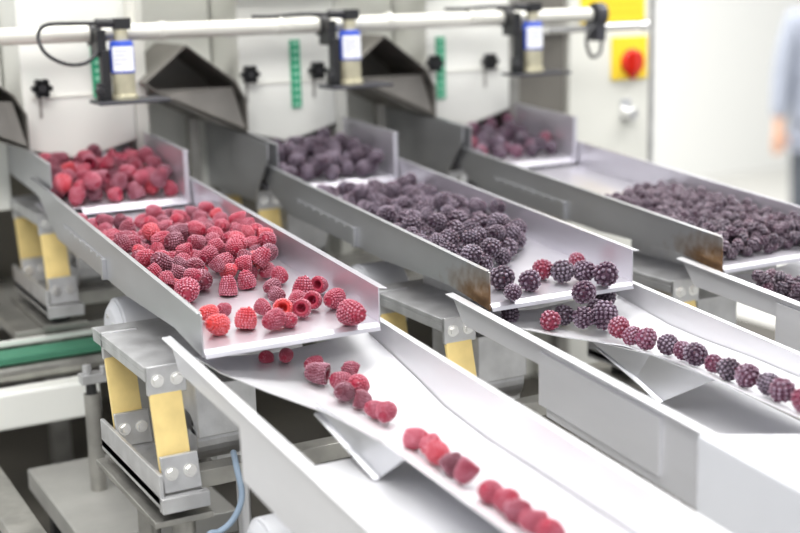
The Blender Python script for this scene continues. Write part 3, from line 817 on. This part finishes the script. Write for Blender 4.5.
# --- right lane: small dark berries
X3 = 2 * P
p3 = Pile(trayfloor, .017)
def ok3(x, y): return y < .27 + (x - X3) * .45
b3 = p3.drop(720, (.0062, .0078), sampler(X3, X3 + .2, .006, .36, ok3), 9, lambda x, y: .018 if y < .03 or y > .28 else .027)
ch3 = Pile(lambda x, y: None, .017)
def cf(x, y):
    xl = x - X3
    for a, b in zip(SEC, SEC[1:]):
        if b[0] <= y <= a[0]:
            f = (y - a[0]) / (b[0] - a[0]); s = [a[i] + f * (b[i] - a[i]) for i in range(7)]
            if xl < s[3]: return s[2] + (s[4] - s[2]) * max(0, (xl - s[1])) / (s[3] - s[1]) + .001
            return s[4] + (s[6] - s[4]) * (xl - s[3]) / (s[5] - s[3]) + .001
    return -.1
ch3.floor = cf
c3 = ch3.drop(150, (.0064, .0080), sampler(X3 + .012, X3 + .212, -.16, -.012, lambda x, y: (x - X3) > .02 - y * .35), 10, lambda x, y: .034)
def camd(b): return (Vector(b[:3]) - Vector(CAM['loc'])).length
for i, (x, y, z, r) in enumerate(c3):
    place(SM[i % 3], 'small_berry', (x, y, z), r, 'small dark berry in the heap at the top of the right chute', 'berry', 'small berries on the right chute')
b3.sort(key=camd)
nb = 300 - len(c3)
for i, (x, y, z, r) in enumerate(b3[:nb]):
    place(SM[i % 3], 'small_berry', (x, y, z), r, 'small dark frosted berry in the front of the layer on the right feeder tray', 'berry', 'small berries on the right tray')
def merged(name, meshes, lst, label, cat):
    vs, fs, tp, off = [], [], [], 0
    for i, (x, y, z, r) in enumerate(lst):
        me = meshes[i % len(meshes)]; M = Matrix.Translation((x, y, z)) @ Euler((random.uniform(0, 6), random.uniform(0, 6), random.uniform(0, 6))).to_matrix().to_4x4() @ Matrix.Scale(r / 1.04, 4)
        vs += [tuple(M @ v.co) for v in me.vertices]; fs += [tuple(off + a for a in p.vertices) for p in me.polygons]
        tp += [d.value for d in me.attributes['tip'].data]; off += len(me.vertices)
    me = bpy.data.meshes.new(name); me.from_pydata(vs, [], fs)
    for p in me.polygons: p.use_smooth = True
    at = me.attributes.new('tip', 'FLOAT', 'POINT'); at.data.foreach_set('value', tp)
    mm = small_m.copy(); nt = mm.node_tree
    for n in nt.nodes:
        if n.type == 'TEX_NOISE' and n.inputs['Scale'].default_value == 6: n.inputs['Scale'].default_value = 700
        elif n.type == 'TEX_NOISE': n.inputs['Scale'].default_value = 70
    me.materials.append(mm)
    o = bpy.data.objects.new(name, me); COL.objects.link(o); o.color = (1, 1, 1, .45); return tag(o, label, cat, kind='stuff')
merged('small_berries', SM, b3[nb:], 'mass of small dark berries covering the rear of the right feeder tray', 'berries')
SMB = SM
ph3 = Pile(hopfloor, .026)
bh = ph3.drop(66, (.0105, .0130), sampler(X3 + .008, X3 + .189, .600, .80, lambda x, y: True), 10, lambda x, y: .040 if y > .68 else .028)
for i, (x, y, z, r) in enumerate(bh):
    place(BM_[i % 4], 'blackberry', (x, y, z), r, 'blurred dark berry heaped behind the white lip of the right hopper tray', 'blackberry', 'dark berries in the right hopper tray')

# ------------------------------------------------------------------ person at the right edge
def skin_obj(name, nodes, edges, m, parent, sub=2, root=0):
    me = bpy.data.meshes.new(name); me.from_pydata([n[0] for n in nodes], edges, [])
    o = bpy.data.objects.new(name, me); COL.objects.link(o); o.parent = parent; me.materials.append(m)
    s = o.modifiers.new('skin', 'SKIN'); s.use_smooth_shade = True
    for i, n in enumerate(nodes):
        v = me.skin_vertices[0].data[i]; r = n[1]; v.radius = r if isinstance(r, tuple) else (r, r); v.use_root = (i == root)
    u = o.modifiers.new('sub', 'SUBSURF'); u.levels = sub; u.render_levels = sub
    return o
def person():
    t = thing('person', 'person in a blue-grey work coat and dark trousers standing at the right edge', 'person', (5.13, 4.10, -1.35))
    t.rotation_euler = (0, 0, R(-28))
    # local: x to the picture's right, y away, z up from the floor; the right arm hangs on the left side of the picture
    body = [((0, 0, .95), (.15, .11)), ((0, 0, 1.15), (.14, .10)), ((0, 0, 1.36), (.17, .11)), ((0, 0, 1.49), .06), ((0, -.01, 1.56), .058), ((0, -.02, 1.66), (.078, .095)), ((0, -.015, 1.75), (.06, .075)),
            ((-.17, 0, 1.41), .055), ((-.235, .0, 1.12), .043), ((-.262, -.03, .87), .030), ((-.270, -.045, .80), (.040, .022)),
            ((.17, 0, 1.41), .055), ((.235, .0, 1.12), .043), ((.262, -.03, .87), .030), ((.270, -.045, .80), (.040, .022)),
            ((-.09, 0, .88), .09), ((-.095, 0, .50), .058), ((-.10, .02, .10), .040), ((.09, 0, .88), .09), ((.095, 0, .50), .058), ((.10, .02, .10), .040)]
    ed = [(0, 1), (1, 2), (2, 3), (3, 4), (4, 5), (5, 6), (2, 7), (7, 8), (8, 9), (9, 10), (2, 11), (11, 12), (12, 13), (13, 14), (0, 15), (15, 16), (16, 17), (0, 18), (18, 19), (19, 20)]
    for s, base in ((-1, 10), (1, 14)):
        for j, (dx, dy, ln) in enumerate(((-.026, .0, .062), (-.010, .0, .075), (.008, .0, .070), (.024, .0, .055))):
            a = len(body); p = body[base][0]
            body += [((p[0] + dx * .9, p[1] - .008, p[2] - .035), .0095), ((p[0] + dx, p[1] - .018, p[2] - .035 - ln * .55), .009), ((p[0] + dx, p[1] - .004, p[2] - .035 - ln), .0075)]
            ed += [(base, a), (a, a + 1), (a + 1, a + 2)]
        a = len(body); p = body[base][0]
        body += [((p[0] - s * .035, p[1] - .03, p[2] - .005), .0105), ((p[0] - s * .045, p[1] - .05, p[2] - .045), .009)]
        ed += [(base, a), (a, a + 1)]
    skin_obj('body', body, ed, skin, t)
    coat = [((0, 0, .90), (.205, .155)), ((0, 0, 1.12), (.19, .14)), ((0, 0, 1.36), (.20, .135)), ((0, 0, 1.47), .085),
            ((-.185, 0, 1.42), .078), ((-.24, .0, 1.13), .066), ((-.262, -.028, .885), .052), ((.185, 0, 1.42), .078), ((.24, .0, 1.13), .066), ((.262, -.028, .885), .052), ((0, 0, .78), (.215, .16))]
    skin_obj('coat', coat, [(0, 1), (1, 2), (2, 3), (2, 4), (4, 5), (5, 6), (2, 7), (7, 8), (8, 9), (0, 10)], coatm, t)
    for s in (-1, 1):
        pass
    tr = [((0, 0, .90), (.15, .12)), ((-.095, 0, .80), .105), ((-.10, 0, .48), .078), ((-.10, .02, .09), .066), ((.095, 0, .80), .105), ((.10, 0, .48), .078), ((.10, .02, .09), .066)]
    skin_obj('trousers', tr, [(0, 1), (1, 2), (2, 3), (0, 4), (4, 5), (5, 6)], trous, t)
    off = Vector((0, 0, 0))
    m = MB().sph((0, .0, 1.735), .105, (.85, 1.02, .95)); o = m.build('hair', hairm, None, 0, True); o.parent = t
    for s in (-1, 1):
        m = MB().sph((s * .10, -.04, .042), .05, (.95, 2.6, .85)); o = m.build('shoe', black, None, 0, True); o.parent = t
    m = MB()
    for s in (-1, 1): m.sph((s * .03, -.108, 1.665), .011)
    m.sph((0, -.122, 1.635), .014, (.8, 1, 1.5)); o = m.build('face_features', skin, None, 0, True); o.parent = t
    return t
person()

# ------------------------------------------------------------------ light
w = bpy.data.worlds.new('room_light'); sc.world = w; w.use_nodes = True
bg = w.node_tree.nodes['Background']; bg.inputs[0].default_value = (.95, .97, 1, 1); bg.inputs[1].default_value = .50
def area(name, loc, rot, sx, sy, e, col=(1, 1, 1)):
    l = bpy.data.lights.new(name, 'AREA'); l.shape = 'RECTANGLE'; l.size = sx; l.size_y = sy; l.energy = e; l.color = col
    o = bpy.data.objects.new(name, l); COL.objects.link(o); o.location = loc; o.rotation_euler = rot; return o
area('overhead_light', (.1, .3, 1.9), (0, 0, R(20)), 2.4, .6, 44, (1, .985, .965))
area('overhead_light', (2.2, .2, 1.9), (0, 0, R(20)), 2.4, .6, 44, (1, .985, .965))
area('overhead_light', (.2, 2.3, 1.9), (0, 0, R(20)), 2.4, .6, 44, (1, .985, .965))
area('overhead_light', (-.9, -1.9, 2.1), (R(35), 0, R(-25)), 2.2, .7, 48, (1, .99, .97))  # added light above and behind the camera to brighten the machine fronts
area('overhead_light', (3.5, 4.8, 2.6), (0, 0, 0), 5, 2, 230, (1, .99, .97))  # added over the far area to brighten the back wall

# ------------------------------------------------------------------ camera
cd = bpy.data.cameras.new('camera'); co = bpy.data.objects.new('camera', cd); COL.objects.link(co)
F, Rr, U = AX
M = Matrix(((Rr.x, U.x, -F.x), (Rr.y, U.y, -F.y), (Rr.z, U.z, -F.z))).to_4x4()
M.translation = Vector(CAM['loc']); co.matrix_world = M
cd.sensor_width = 36; cd.lens = CAM['f'] / 800 * 36; cd.clip_start = .02; cd.clip_end = 60
cd.dof.use_dof = True; cd.dof.focus_distance = 1.50; cd.dof.aperture_fstop = 2.7; cd.dof.aperture_blades = 0
sc.camera = co
sc.view_settings.view_transform = 'Standard'; sc.view_settings.look = 'None'; sc.view_settings.gamma = 1
sc.view_settings.use_curve_mapping = False
sc.view_settings.exposure = .38
